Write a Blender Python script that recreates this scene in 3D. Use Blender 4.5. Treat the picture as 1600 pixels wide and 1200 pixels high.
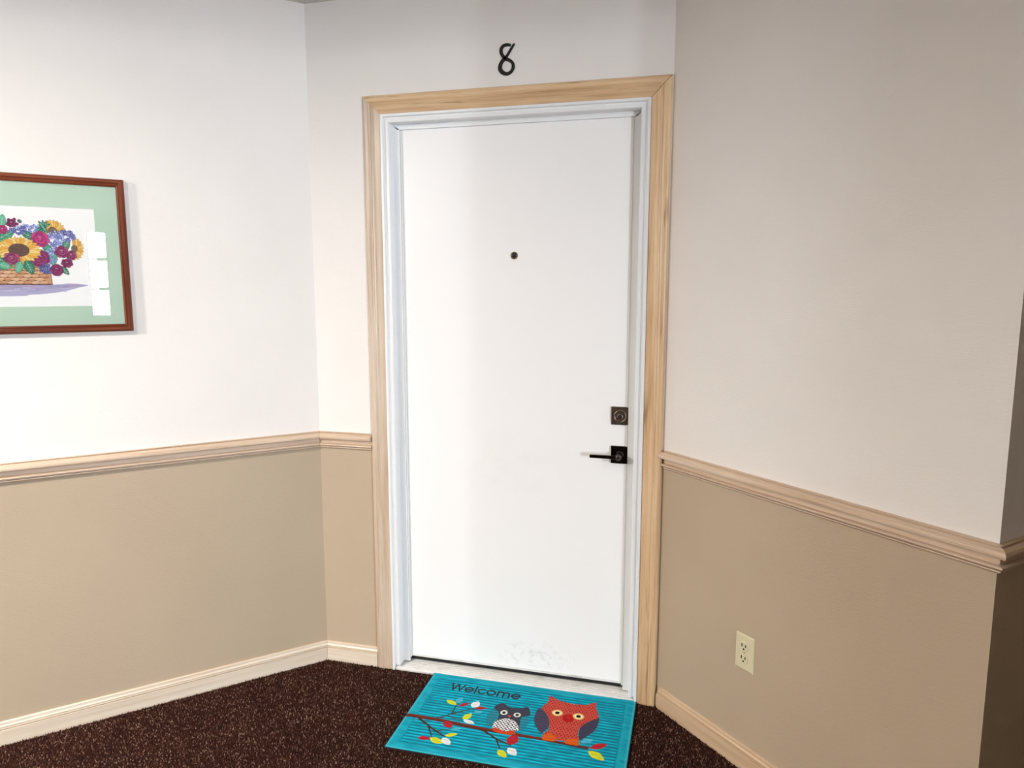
import bpy, math, random, json
import numpy as np
from mathutils import Vector
random.seed(7); rng = np.random.default_rng(7)
sc = bpy.context.scene
for o in list(bpy.data.objects): bpy.data.objects.remove(o)
COL = sc.collection

# ------------------------------------------------------------------ camera
cd = bpy.data.cameras.new('camera'); cam = bpy.data.objects.new('camera', cd); COL.objects.link(cam)
cam.location = (0.7187, -2.4487, 1.4858)
cam.rotation_euler = (math.pi/2 - 0.1345, 0, 0.2513)
cd.sensor_width = 36.0; cd.lens = 36.0*1119.5/1600; cd.clip_start = .02
sc.camera = cam

# ------------------------------------------------------------------ light
SQ = .5**.5
def P(t, n, z=0.): return Vector(((t+n)*SQ, (t-n)*SQ, z))      # t runs along the hall, n across it
w = bpy.data.worlds.new('sky'); sc.world = w; w.use_nodes = True
nt = w.node_tree; nt.nodes.clear()
wo = nt.nodes.new('ShaderNodeOutputWorld'); bg = nt.nodes.new('ShaderNodeBackground')
tc = nt.nodes.new('ShaderNodeTexCoord'); sx = nt.nodes.new('ShaderNodeSeparateXYZ'); cr = nt.nodes.new('ShaderNodeValToRGB')
mp = nt.nodes.new('ShaderNodeMapRange'); mp.inputs['From Min'].default_value = -1; mp.inputs['From Max'].default_value = 1
nt.links.new(tc.outputs['Generated'], sx.inputs[0]); nt.links.new(sx.outputs['Z'], mp.inputs['Value'])
nt.links.new(mp.outputs[0], cr.inputs[0]); nt.links.new(cr.outputs[0], bg.inputs[0]); nt.links.new(bg.outputs[0], wo.inputs[0])
e = cr.color_ramp.elements
e[0].position = .47; e[0].color = (.30, .42, .22, 1)
e[1].position = .50; e[1].color = (.93, .97, 1.0, 1)
bg.inputs[1].default_value = SKY_STRENGTH = 2.2

def area(name, loc, aim, sx_, sy_, power, color, shape='RECTANGLE', spread=math.pi):
    l = bpy.data.lights.new(name, 'AREA'); l.shape = shape; l.size = sx_; l.size_y = sy_
    l.energy = power; l.color = color; l.spread = spread
    o = bpy.data.objects.new(name, l); COL.objects.link(o); o.location = loc
    o.rotation_euler = (Vector(aim)-Vector(loc)).to_track_quat('-Z', 'Y').to_euler(); return o
WIN = [(-1.18, -.87), (-.62, -.45), (.24, .42)]; WZ = (1.03, 2.32); WN = 9.0  # first shows in picture glass; the other two are added for light
for a, b in WIN:
    c = P((a+b)/2, WN+.16, sum(WZ)/2)
    area('window_daylight', c, c+P(0, -1), b-a, WZ[1]-WZ[0], 375*math.pi*(b-a)*(WZ[1]-WZ[0]), (.92, .985, 1.055))
LAMPS = [(-.95, -1.75), tuple(P(-3.8, .75))[:2]]  # near lamp follows the shadows; second is an added unseen fill
for (x, y), pw, sz in zip(LAMPS, (14, 205), (.10, .28)): area('ceiling_lamp_light', (x, y, 2.375), (x, y, 0), sz, sz, pw, (1., .94, .85), 'DISK')
area('corridor_fill_light', P(2.6, 2.2, 2.42), P(2.6, 2.2, 0), .3, .3, 5, (1., .70, .34), 'DISK')  # added unseen fill warming the corridor wall; no fixture there

sc.view_settings.view_transform = 'Standard'; sc.view_settings.look = 'None'
sc.view_settings.gamma = 1.0; sc.view_settings.use_curve_mapping = False
sc.view_settings.exposure = 0.03

# traced outlines in millimetres on their own surfaces
branch=[[7, 284], [111, 285], [211, 292], [289, 296], [390, 299], [489, 301], [574, 306], [637, 309]]
twigs=[[[[113, 273], [122, 269], [139, 255], [152, 238], [151, 182]], 7], [[[153, 240], [175, 223], [217, 191]], 7], [[[139, 255], [170, 265], [204, 263]], 5], [[[51, 292], [118, 338], [169, 366]], 10], [[[96, 323], [129, 376]], 7], [[[134, 347], [177, 323]], 5], [[[258, 295], [296, 309], [340, 337], [394, 357]], 10], [[[340, 337], [365, 382]], 7]]
leaves=[[[107, 164], [151, 185], 0.45, "y"], [[147, 173], [157, 137], 0.7, "b"], [[161, 189], [193, 164], 0.42, "r"], [[211, 186], [221, 145], 0.75, "w"], [[223, 211], [254, 203], 0.5, "b"], [[220, 188], [262, 177], 0.4, "r"], [[201, 262], [218, 221], 0.55, "y"], [[203, 263], [246, 276], 0.45, "w"], [[142, 290], [177, 314], 0.7, "r"], [[178, 326], [210, 312], 0.45, "b"], [[171, 362], [207, 344], 0.45, "y"], [[167, 376], [202, 404], 0.6, "w"], [[87, 395], [129, 388], 0.5, "r"], [[128, 384], [175, 403], 0.55, "y"], [[362, 390], [395, 420], 0.6, "y"], [[391, 372], [423, 402], 0.7, "w"], [[389, 355], [399, 299], 0.7, "r"], [[646, 309], [698, 274], 0.42, "r"], [[644, 322], [698, 357], 0.5, "y"], [[613, 286], [650, 258], 0.5, "b"]]
s_body=[[284, 167], [294, 143], [311, 134], [325, 143], [344, 153], [365, 151], [385, 143], [401, 137], [412, 153], [419, 183], [402, 192], [394, 203], [394, 221], [397, 247], [401, 271], [380, 285], [355, 287], [313, 277], [306, 261], [310, 247], [314, 224], [311, 197], [299, 182]]
s_wingl=[[289, 175], [309, 198], [311, 224], [306, 252], [305, 279], [288, 266], [277, 242], [275, 202]]
s_wingr=[[402, 192], [414, 198], [422, 222], [419, 254], [409, 278], [402, 275], [395, 229]]
s_belly=[[309, 271], [310, 247], [326, 227], [350, 219], [373, 226], [390, 246], [401, 271], [382, 282], [361, 291], [331, 287], [314, 281]]
s_eyes=[[[327, 188], [339, 185], [331, 202]], [[375, 190], [387, 187], [379, 203]]]
s_beak=[[342, 198], [356, 199], [353, 216]]
s_feet=[[312, 283], [330, 281], [358, 289], [382, 280], [395, 294], [373, 306], [341, 304], [318, 297]]
b_body=[[463, 46], [489, 62], [519, 72], [555, 77], [599, 70], [617, 56], [632, 48], [634, 74], [642, 98], [651, 134], [627, 161], [611, 181], [600, 204], [596, 225], [598, 252], [604, 277], [563, 291], [526, 293], [486, 281], [488, 265], [498, 246], [495, 215], [485, 181], [470, 155], [450, 130], [455, 107], [463, 87]]
b_wingl=[[444, 127], [470, 155], [485, 181], [495, 215], [494, 239], [484, 258], [479, 271], [461, 252], [446, 228], [437, 197], [435, 155]]
b_wingr=[[651, 136], [627, 161], [611, 181], [600, 204], [598, 229], [602, 259], [608, 276], [626, 252], [645, 220], [654, 186], [656, 157]]
b_eyes=[[[508, 143], [526, 139], [512, 163]], [[583, 146], [603, 141], [587, 166]]]
b_beak=[[539, 154], [560, 151], [554, 180]]
b_feet=[[[487, 300], [486, 281], [504, 264], [529, 281], [529, 300], [507, 304]], [[561, 292], [574, 275], [602, 274], [608, 302], [588, 305], [565, 302]]]
word=[[101, 96], [90, 43], [348, 93], [341, 51]]
n8a=[[14.0, 44.4], [3.7, 46.0], [-6.7, 43.9], [-13.8, 37.3], [-15.8, 28.0], [-13.9, 18.3], [-8.0, 9.5], [-0.3, 1.8], [14.0, -4.0], [23.7, -13.1], [26.3, -24.0], [23.0, -35.7], [14.0, -44.0], [2.3, -46.8], [-10.7, -41.1], [-18.5, -31.5], [-19.1, -20.7], [-14.6, -9.1], [-6.7, -0.1], [-1.5, 4.3], [4.9, 10.9], [17.9, 30.1], [28.8, 45.8]]
n8w=[64, 72, 75, 78, 80, 78, 82, 80, 70, 68, 75, 72, 75, 80, 95, 100, 95, 85, 90, 80, 62, 55, 45]
pic={"basket": [[964, 1536], [931, 1547], [871, 1547], [852, 1543], [841, 1523], [832, 1515], [833, 1494], [968, 1489]], "shadow": [[968, 1489], [834, 1494], [787, 1497], [734, 1492], [757, 1485], [788, 1476], [824, 1468], [871, 1463], [892, 1462], [917, 1458], [950, 1453], [970, 1456]], "pts": {"sun": [915, 1598], "sunr": [862, 1602], "sund": [918, 1566], "suna": [819, 1660], "sunatop": [817, 1697], "sunb": [764, 1607], "tulip": [854, 1634], "plum": [858, 1575], "rosea": [799, 1596], "roseb": [774, 1586], "rosec": [787, 1561], "rosed": [816, 1539], "rosee": [931, 1573], "hyda": [878, 1667], "hydb": [811, 1635], "hydc": [828, 1583], "purp": [909, 1661], "purpb": [785, 1646], "berry": [924, 1680], "berryb": [948, 1660], "navy": [844, 1543], "leafa": [915, 1547], "leafb": [888, 1547], "leafc": [951, 1551], "leafd": [950, 1638], "leafe": [884, 1645], "leaff": [843, 1671], "leafg": [787, 1616], "leafh": [837, 1607], "leafi": [795, 1538], "leafj": [948, 1684], "r100": [833, 1635]}}
# ------------------------------------------------------------------ helpers
def lin(h):
    c = [int(h[i:i+2], 16)/255 for i in (0, 2, 4)]
    return tuple(x/12.92 if x <= .04045 else ((x+.055)/1.055)**2.4 for x in c)
def mat(name, col=(.8, .8, .8), rough=.5, metal=0., spec=.5, **k):
    m = bpy.data.materials.new(name); m.use_nodes = True
    b = m.node_tree.nodes['Principled BSDF']
    b.inputs['Base Color'].default_value = (*col, 1); b.inputs['Roughness'].default_value = rough
    b.inputs['Metallic'].default_value = metal; b.inputs['Specular IOR Level'].default_value = spec
    for a, v in k.items(): b.inputs[a.replace('_', ' ')].default_value = v
    return m
def N(m, t, **k):
    n = m.node_tree.nodes.new(t)
    for a, v in k.items():
        if hasattr(n, a): setattr(n, a, v)
        else: n.inputs[a.replace('_', ' ')].default_value = v
    return n
def LK(m, a, b): m.node_tree.links.new(a, b)
def BS(m): return m.node_tree.nodes['Principled BSDF']
def ramp(m, src, stops):
    r = N(m, 'ShaderNodeValToRGB'); LK(m, src, r.inputs[0]); el = r.color_ramp.elements
    while len(el) < len(stops): el.new(.5)
    for x, (p, c) in zip(el, stops): x.position = p; x.color = (*c, 1) if len(c) == 3 else c
    return r.outputs[0]
def noise(m, coord, scale, detail=3, rough=.5, stretch=None):
    n = N(m, 'ShaderNodeTexNoise'); n.inputs['Scale'].default_value = scale; n.inputs['Detail'].default_value = detail
    n.inputs['Roughness'].default_value = rough
    if stretch:
        mp_ = N(m, 'ShaderNodeMapping'); mp_.inputs['Scale'].default_value = stretch; LK(m, coord, mp_.inputs[0]); coord = mp_.outputs[0]
    LK(m, coord, n.inputs['Vector']); return n.outputs['Fac']
def bump(m, h, strength, dist, prev=None):
    b = N(m, 'ShaderNodeBump'); b.inputs['Strength'].default_value = strength; b.inputs['Distance'].default_value = dist
    LK(m, h, b.inputs['Height'])
    if prev: LK(m, prev, b.inputs['Normal'])
    LK(m, b.outputs[0], BS(m).inputs['Normal']); return b.outputs[0]
def objc(m): return N(m, 'ShaderNodeTexCoord').outputs['Object']
def uvc(m): return N(m, 'ShaderNodeTexCoord').outputs['UV']
def mixc(m, f, a, b):
    x = N(m, 'ShaderNodeMix', data_type='RGBA')
    for s, v in ((0, f), (6, a), (7, b)):
        if hasattr(v, 'links'): LK(m, v, x.inputs[s])
        else: x.inputs[s].default_value = v if s == 0 else (*v, 1)
    return x.outputs[2]

def wallpaper(name, col, col2):
    m = mat(name, col, .62, spec=.35); c = objc(m)
    LK(m, ramp(m, noise(m, c, 3.0, 4), [(.3, col), (.7, col2)]), BS(m).inputs['Base Color'])
    weave = noise(m, c, 60, 3, .6, (1, 1, 5.5)); fine = noise(m, c, 420, 2, .6)
    b = bump(m, weave, .35, .0016); bump(m, fine, .25, .0007, b); return m
M_up = wallpaper('wallpaper_upper', lin('efebe9'), lin('ebe7e4'))
M_lo = wallpaper('wallpaper_lower', lin('bdab94'), lin('b8a68f'))
M_ceil = mat('ceiling_popcorn', lin('e6e4de'), .9); c_ = objc(M_ceil); bump(M_ceil, noise(M_ceil, c_, 160, 4, .7), 1., .004)

def wood(name, dark, mid, light, k=1., rough=.38):
    m = mat(name, mid, rough, spec=.45); c = uvc(m)
    g1 = noise(m, c, 1., 5, .6, (2.2, 55, 1)); g2 = noise(m, c, 1., 4, .7, (5, 330, 1)); g3 = noise(m, c, 1., 3, .5, (.9, 9, 1))
    a = ramp(m, g1, [(.30, dark), (.47, mid), (.66, light)])
    b = ramp(m, g3, [(.36, dark), (.55, light)])
    x = mixc(m, .35, a, b)
    f = ramp(m, g2, [(.30, (.72, .66, .60)), (.48, (1, 1, 1))])
    mul = N(m, 'ShaderNodeMix', data_type='RGBA', blend_type='MULTIPLY'); mul.inputs[0].default_value = .8*k
    LK(m, x, mul.inputs[6]); LK(m, f, mul.inputs[7]); LK(m, mul.outputs[2], BS(m).inputs['Base Color'])
    bump(m, g2, .12, .0006); return m
M_oak = wood('pickled_oak_rail', lin('b99a7d'), lin('d0b79f'), lin('dcc7b2'))
M_case = wood('pickled_oak_casing', lin('b69b80'), lin('cdb7a1'), lin('dacab9'), 1., .28)
M_case2 = wood('warm_lit_oak_casing', lin('b28a62'), lin('dcb88e'), lin('e8cba5'), 1.1)  # right and top boards: warm lamp light put into the oak colour
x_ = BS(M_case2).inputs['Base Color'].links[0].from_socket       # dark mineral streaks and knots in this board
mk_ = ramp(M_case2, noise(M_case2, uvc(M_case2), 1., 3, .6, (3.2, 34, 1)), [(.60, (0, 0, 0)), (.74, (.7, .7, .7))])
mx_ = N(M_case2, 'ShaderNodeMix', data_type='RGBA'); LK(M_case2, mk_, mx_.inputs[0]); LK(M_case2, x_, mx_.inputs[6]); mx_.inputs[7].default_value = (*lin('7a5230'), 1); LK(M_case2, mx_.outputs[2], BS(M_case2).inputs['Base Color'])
M_base2 = wood('warm_lit_oak_baseboard', lin('b4946f'), lin('ccae8d'), lin('d8bf a3'.replace(' ','')), .6)  # right baseboard: its warmer, dimmer light is mixed into the oak colour
M_base = wood('pickled_oak_baseboard', lin('d0bba3'), lin('e0d0bd'), lin('e9ddce'), .5)
M_frame = wood('reddish_brown_frame', lin('351106'), lin('632815'), lin('8f4d2f'), 1.2, .3)
M_white = mat('white_gloss_paint', lin('eff1f3'), .32); bump(M_white, noise(M_white, objc(M_white), 90, 3), .12, .001)
M_wedge = mat('white_weather_strip', lin('dfe1df'), .6)
M_door = mat('white_door_paint', lin('f7f7f8'), .34); c_ = objc(M_door)
geo = N(M_door, 'ShaderNodeNewGeometry')
# scuffed dirt low down on the door, as worn into the paint
sep = N(M_door, 'ShaderNodeSeparateXYZ'); LK(M_door, c_, sep.inputs[0])
def blob(m, cx, cz, rx, rz):
    mp_ = N(m, 'ShaderNodeMapping'); mp_.vector_type = 'POINT'; mp_.inputs['Location'].default_value = (-cx/rx, 0, -cz/rz); mp_.inputs['Scale'].default_value = (1/rx, 0, 1/rz)
    LK(m, c_, mp_.inputs[0]); g = N(m, 'ShaderNodeTexGradient', gradient_type='SPHERICAL'); LK(m, mp_.outputs[0], g.inputs[0]); return g.outputs['Fac']
def mth(m, op, a, b):
    n = N(m, 'ShaderNodeMath', operation=op)
    for i, v in enumerate((a, b)):
        if hasattr(v, 'links'): LK(m, v, n.inputs[i])
        else: n.inputs[i].default_value = v
    return n.outputs[0]
d1 = mth(M_door, 'MULTIPLY', blob(M_door, .17, .105, .20, .07), ramp(M_door, noise(M_door, c_, 55, 5, .7), [(.50, (0, 0, 0)), (.80, (.6, .6, .6))]))
d2 = mth(M_door, 'MULTIPLY', blob(M_door, .08, .82, .28, .16), ramp(M_door, noise(M_door, c_, 9, 4, .6), [(.4, (0, 0, 0)), (.9, (.12, .12, .12))]))
LK(M_door, mixc(M_door, mth(M_door, 'ADD', d1, d2), lin('f7f7f8'), lin('8f8877')), BS(M_door).inputs['Base Color'])
bump(M_door, noise(M_door, c_, 130, 3, .6), .16, .001)
M_alu = mat('brushed_aluminium', lin('b9b7b5'), .5, .1); c_ = objc(M_alu)
LK(M_alu, ramp(M_alu, noise(M_alu, c_, 14, 6, .75, (1, 3, 1)), [(.30, lin('b4b1af')), (.42, lin('dedcda')), (.7, lin('ecebea'))]), BS(M_alu).inputs['Base Color'])
M_rubber = mat('black_rubber', (.008, .008, .008), .7)
M_nick = mat('black_nickel', lin('75675b'), .34, .9)
M_dnick = mat('polished_black_nickel', lin('4d4442'), .2, 1.)
M_sil = mat('silver_cylinder', lin('c9c6c2'), .2, 1.)
M_black = mat('black_painted_metal', (.006, .006, .006), .45)
M_blackhole = mat('slot_black', (.004, .004, .004), .8)
M_lens = mat('peephole_lens', (.02, .02, .025), .03, spec=.8)
M_ivory = mat('ivory_plastic', lin('dcd2b2'), .35)
M_screw = mat('ivory_screw', lin('b9ab88'), .3, .5)

def vcol(name, rough=.6, spec=.4):
    m = mat(name, rough=rough, spec=spec); a = N(m, 'ShaderNodeVertexColor', layer_name='print')
    LK(m, a.outputs[0], BS(m).inputs['Base Color']); return m
M_matp = vcol('printed_doormat', .7, .12); bump(M_matp, noise(M_matp, objc(M_matp), 420, 3, .7), .5, .0012)
M_art = vcol('printed_art', .7, .3)
M_mboard = mat('sage_mat_board', lin('c4dcc7'), .85); M_mcore = mat('mat_board_core', lin('f2f2ee'), .8)
M_back = mat('backing_card', lin('9a7f60'), .8)
def glass(name, tint=(1, 1, 1), ior=1.5):
    m = mat(name); t = m.node_tree; t.nodes.remove(BS(m)); out = [n for n in t.nodes if n.type == 'OUTPUT_MATERIAL'][0]
    tr = t.nodes.new('ShaderNodeBsdfTransparent'); tr.inputs[0].default_value = (*tint, 1); gl = t.nodes.new('ShaderNodeBsdfGlossy'); gl.inputs['Roughness'].default_value = 0.0
    fr = t.nodes.new('ShaderNodeFresnel'); fr.inputs[0].default_value = ior; mx = t.nodes.new('ShaderNodeMixShader')
    t.links.new(fr.outputs[0], mx.inputs[0]); t.links.new(tr.outputs[0], mx.inputs[1]); t.links.new(gl.outputs[0], mx.inputs[2]); t.links.new(mx.outputs[0], out.inputs[0]); return m
M_glass = glass('clear_glass'); M_pglass = glass('picture_glass', ior=1.25)
def emis(name, col, s):
    m = mat(name, (.8, .8, .8)); BS(m).inputs['Emission Color'].default_value = (*col, 1); BS(m).inputs['Emission Strength'].default_value = s; return m
M_carpet = mat('brown_carpet_backing', lin('2c1813'), .95, spec=.1)
M_tuft = mat('brown_carpet_tufts', lin('4a2c25'), .9, spec=.15)
g_ = N(M_tuft, 'ShaderNodeNewGeometry')
t1 = ramp(M_tuft, g_.outputs['Random Per Island'], [(0., lin('2c1712')), (.35, lin('3f231b')), (.72, lin('53332a')), (.92, lin('7c5d4f')), (1., lin('a88d7b'))])
t2 = ramp(M_tuft, noise(M_tuft, objc(M_tuft), 7, 4), [(.3, lin('c2b0b8')), (.7, lin('ffffff'))])
mm_ = N(M_tuft, 'ShaderNodeMix', data_type='RGBA', blend_type='MULTIPLY'); mm_.inputs[0].default_value = .6
LK(M_tuft, t1, mm_.inputs[6]); LK(M_tuft, t2, mm_.inputs[7]); LK(M_tuft, mm_.outputs[2], BS(M_tuft).inputs['Base Color'])

class MB:
    def __init__(s): s.v = []; s.f = []; s.mi = []; s.uv = []; s.sm = []
    def face(s, idx, mi=0, uv=None, smooth=False): s.f.append(tuple(idx)); s.mi.append(mi); s.uv.append(uv or [(0, 0)]*len(idx)); s.sm.append(smooth)
    def quadbox(s, c, mi=0):            # c: 8 corners, bottom ring then top ring
        b = len(s.v); s.v += [tuple(x) for x in c]
        for q in ((3, 2, 1, 0), (4, 5, 6, 7), (0, 1, 5, 4), (1, 2, 6, 5), (2, 3, 7, 6), (3, 0, 4, 7)):
            pts = [Vector(c[i]) for i in q]; a = (pts[1]-pts[0]).length; d = (pts[3]-pts[0]).length
            uv = [(0, 0), (a, 0), (a, d), (0, d)] if a >= d else [(0, 0), (0, a), (d, a), (d, 0)]
            s.face([b+i for i in q], mi, uv)
    def box(s, x0, x1, y0, y1, z0, z1, mi=0):
        s.quadbox([(x0, y0, z0), (x1, y0, z0), (x1, y1, z0), (x0, y1, z0), (x0, y0, z1), (x1, y0, z1), (x1, y1, z1), (x0, y1, z1)], mi)
    def sweep(s, rings, mi=0, closed=True, caps=True, smooth=False, u0=0.):
        b = len(s.v); n = len(rings[0]); 
        for r in rings: s.v += [tuple(p) for p in r]
        cum = [0.]
        for i in range(n): cum.append(cum[-1]+(Vector(rings[0][(i+1) % n])-Vector(rings[0][i])).length)
        us = [u0]
        for k in range(len(rings)-1):
            us.append(us[-1]+(sum((Vector(p) for p in rings[k+1]), Vector())/n-sum((Vector(p) for p in rings[k]), Vector())/n).length)
        for k in range(len(rings)-1):
            for i in range(n if closed else n-1):
                j = (i+1) % n
                s.face((b+k*n+i, b+k*n+j, b+(k+1)*n+j, b+(k+1)*n+i), mi, [(us[k], cum[i]), (us[k], cum[i+1]), (us[k+1], cum[i+1]), (us[k+1], cum[i])], smooth)
        if caps:
            s.face([b+i for i in reversed(range(n))], mi); s.face([b+(len(rings)-1)*n+i for i in range(n)], mi)
    def cyl(s, c, axis, r0, r1, h, seg=24, mi=0, rings=None, smooth=True):
        a = Vector(axis).normalized(); u = a.orthogonal().normalized(); v = a.cross(u); c = Vector(c)
        prof = rings or [(0, r0), (h, r1)]
        s.sweep([[c+a*d+(u*math.cos(k*2*math.pi/seg)+v*math.sin(k*2*math.pi/seg))*r for k in range(seg)] for d, r in prof], mi, smooth=smooth)
    def build(s, name, mats, parent=None, bevel=0, seg=2, fix=True):
        me = bpy.data.meshes.new(name); me.from_pydata(s.v, [], s.f)
        for m in (mats if isinstance(mats, (list, tuple)) else [mats]): me.materials.append(m)
        me.polygons.foreach_set('material_index', s.mi); me.polygons.foreach_set('use_smooth', s.sm)
        ul = me.uv_layers.new(name='UVMap'); ul.data.foreach_set('uv', [x for f in s.uv for p in f for x in p])
        me.update()
        if fix:
            import bmesh
            bm = bmesh.new(); bm.from_mesh(me); bmesh.ops.recalc_face_normals(bm, faces=bm.faces); bm.to_mesh(me); bm.free()
        o = bpy.data.objects.new(name, me); COL.objects.link(o); o.parent = parent
        if bevel:
            b = o.modifiers.new('bevel', 'BEVEL'); b.width = bevel; b.segments = seg; b.limit_method = 'ANGLE'; b.angle_limit = math.radians(35)
        return o
def struct(o, label=None, cat=None):
    o['kind'] = 'structure'
    if label: o['label'] = label; o['category'] = cat
    return o
def thing(name, label, cat, loc=(0, 0, 0)):
    o = bpy.data.objects.new(name, None); COL.objects.link(o); o.location = loc; o.empty_display_size = .1
    o['label'] = label; o['category'] = cat
    bpy.context.view_layer.update(); return o
def adopt(o, parent):       # parent while keeping the world place of mesh data written in world coordinates
    o.parent = parent; o.matrix_parent_inverse = parent.matrix_world.inverted(); return o

# ------------------------------------------------------------------ room shell
XL, XR, HC, RAIL = -.6769, .6235, 2.4885, .9358
TA, TB, NC = XL*SQ, XR*SQ, XR*SQ+1.0548
PLAN = [(TA, TA), (TB, TB), (TB, NC), (4.2, NC), (4.2, 2.9), (.10, 2.9), (.10, 3.16), (2.4, 3.16), (2.4, WN), (-6.5, WN), (-6.5, TA)]  # unseen opposite wall's end placed to cut window light across the door
CORN = [P(t, n) for t, n in PLAN]
NE = len(CORN)
def edge(i):
    a, b = CORN[i], CORN[(i+1) % NE]; d = (b-a).normalized(); return a, b, d, Vector((d.y, -d.x, 0))   # inward normal
def off(i, o, z=0.):     # corner i pushed o into the room, mitred
    n0, n1 = edge((i-1) % NE)[3], edge(i)[3]; m = (n0+n1); m = m/(m.dot(n0)); return CORN[i]+m*o+Vector((0, 0, z))
TH = .12
NAMES = ['wall_back', 'wall_right', 'wall_corridor', 'wall_far', 'wall_opposite', 'wall_end', 'wall_partition', 'wall_inner', 'wall_window', 'wall_rear', 'wall_left']
ZS = .905
def wall(i, openings=()):
    a, b, d, n = edge(i); L = (b-a).length
    us = sorted({0., L, *[x for o in openings for x in o[:2]]}); zs = sorted({0., ZS, HC, *[x for o in openings for x in o[2:]]})
    def inn(u): return a+d*u
    def out(u):
        if u == 0.: return off(i, -TH)
        if u == L: return off((i+1) % NE, -TH)
        return a+d*u-n*TH
    mb = MB()
    cells = {(p, q) for p in range(len(us)-1) for q in range(len(zs)-1)
             if not any(o[0] <= us[p]+1e-6 and us[p+1] <= o[1]+1e-6 and o[2] <= zs[q]+1e-6 and zs[q+1] <= o[3]+1e-6 for o in openings)}
    for p, q in cells:
        A, B, Co, D = inn(us[p]), inn(us[p+1]), out(us[p+1]), out(us[p]); z0, z1 = zs[q], zs[q+1]; mi = 1 if z1 <= ZS+1e-6 else 0
        vs = [(v.x, v.y, z) for z in (z0, z1) for v in (A, B, Co, D)]; b0 = len(mb.v); mb.v += vs
        for qd, nb in (((3, 2, 1, 0), (p, q-1)), ((4, 5, 6, 7), (p, q+1)), ((0, 1, 5, 4), None), ((1, 2, 6, 5), (p+1, q)), ((2, 3, 7, 6), None), ((3, 0, 4, 7), (p-1, q))):
            if nb in cells: continue
            mb.face([b0+k for k in qd], mi)
    return struct(mb.build(NAMES[i], [M_up, M_lo], fix=True))
XC, HW = .083, .472                       # door centre and half width inside the oak casing
RO = .462
u0 = XC-RO-XL; u1 = XC+RO-XL
wall(0, [(u0, u1, 0., 2.083)])
for i in (1, 2, 3, 4, 5, 6, 7, 9, 10): wall(i)
ta = 2.4      # the window wall runs from the partition to the rear
wall(8, [(ta-b, ta-a, WZ[0], WZ[1]) for a, b in WIN])

def slab(name, z0, z1, m):
    mb = MB(); ring = [off(i, -TH) for i in range(NE)]
    mb.sweep([[(p.x, p.y, z) for p in ring] for z in (z0, z1)], 0); return mb.build(name, m)
floor = struct(slab('floor', -.1, 0., M_carpet)); 
ceil_ = slab('ceiling', HC, HC+.1, M_ceil); struct(ceil_)
# popcorn blobs near the corner that shows, part of the ceiling
pb = MB()
for k in range(3500):
    x = rng.uniform(-1.6, .9); y = rng.uniform(-1.1, 0)
    if (x-XL) < y: continue
    r = rng.uniform(.0015, .0042); c = (x, y-.003, HC)
    b0 = len(pb.v); pb.v += [(c[0]+r, c[1], HC), (c[0], c[1]+r, HC), (c[0]-r, c[1], HC), (c[0], c[1]-r, HC), (c[0], c[1], HC-r*1.1)]
    for q in ((0, 1, 4), (1, 2, 4), (2, 3, 4), (3, 0, 4)): pb.face([b0+j for j in q])
bmm = MB(); bmm.quadbox([tuple(P(t, n, z)) for z in (2.27, HC-.0005) for t, n in ((-6.499, 2.9), (.0995, 2.9), (.0995, 3.159), (-6.499, 3.159))]); struct(bmm.build('added_shade_beam', M_up))  # unseen beam added to shade the upper walls from the windows
o = pb.build('popcorn_texture', M_ceil, ceil_); o['kind'] = 'stuff'

# carpet pile: short tapering tufts
def inroom(x, y, m=0.):
    ok = (y < -m) & ((x-XL)*SQ-y*SQ > m) & ((XR-x)*SQ-y*SQ > m); return ok
sp = .0052
gx, gy = np.meshgrid(np.arange(-2.0, 1.45, sp), np.arange(-1.35, 0, sp)); gx = gx.ravel(); gy = gy.ravel()
gx = gx+rng.uniform(-.5, .5, gx.size)*sp; gy = gy+rng.uniform(-.5, .5, gx.size)*sp
MATX, MATY, MATW, MATD = -.2150, -.0100, .7690, .4627
ok = inroom(gx, gy, .013) & ~((gx > MATX+.01) & (gx < MATX+MATW-.01) & (gy < MATY-.01) & (gy > MATY-MATD+.01)) & ~((gx > XC-HW-.066) & (gx < XC+HW+.066) & (gy > -.018))
gx, gy = gx[ok], gy[ok]; n_ = gx.size
ang = rng.uniform(0, 2*np.pi, n_); r_ = rng.uniform(.0018, .0032, n_); h_ = rng.uniform(.004, .0085, n_)
ld = rng.uniform(0, 2*np.pi, n_); lm = rng.uniform(0, .0035, n_)
V = np.zeros((n_, 4, 3), np.float32)
for k in range(3):
    V[:, k, 0] = gx+np.cos(ang+k*2.094)*r_; V[:, k, 1] = gy+np.sin(ang+k*2.094)*r_; V[:, k, 2] = -.0005
V[:, 3, 0] = gx+np.cos(ld)*lm; V[:, 3, 1] = gy+np.sin(ld)*lm; V[:, 3, 2] = h_
base = (np.arange(n_)*4)[:, None, None]; F = base+np.array([[0, 1, 3], [1, 2, 3], [2, 0, 3]])[None]
me = bpy.data.meshes.new('carpet_pile'); me.vertices.add(n_*4); me.vertices.foreach_set('co', V.ravel())
me.loops.add(n_*9); me.loops.foreach_set('vertex_index', F.ravel().astype(np.int32)); me.polygons.add(n_*3)
me.polygons.foreach_set('loop_start', np.arange(0, n_*9, 3, dtype=np.int32)); me.update(calc_edges=True); me.materials.append(M_tuft)
o = bpy.data.objects.new('carpet_pile', me); COL.objects.link(o); o['kind'] = 'stuff'; o.parent = floor

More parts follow.
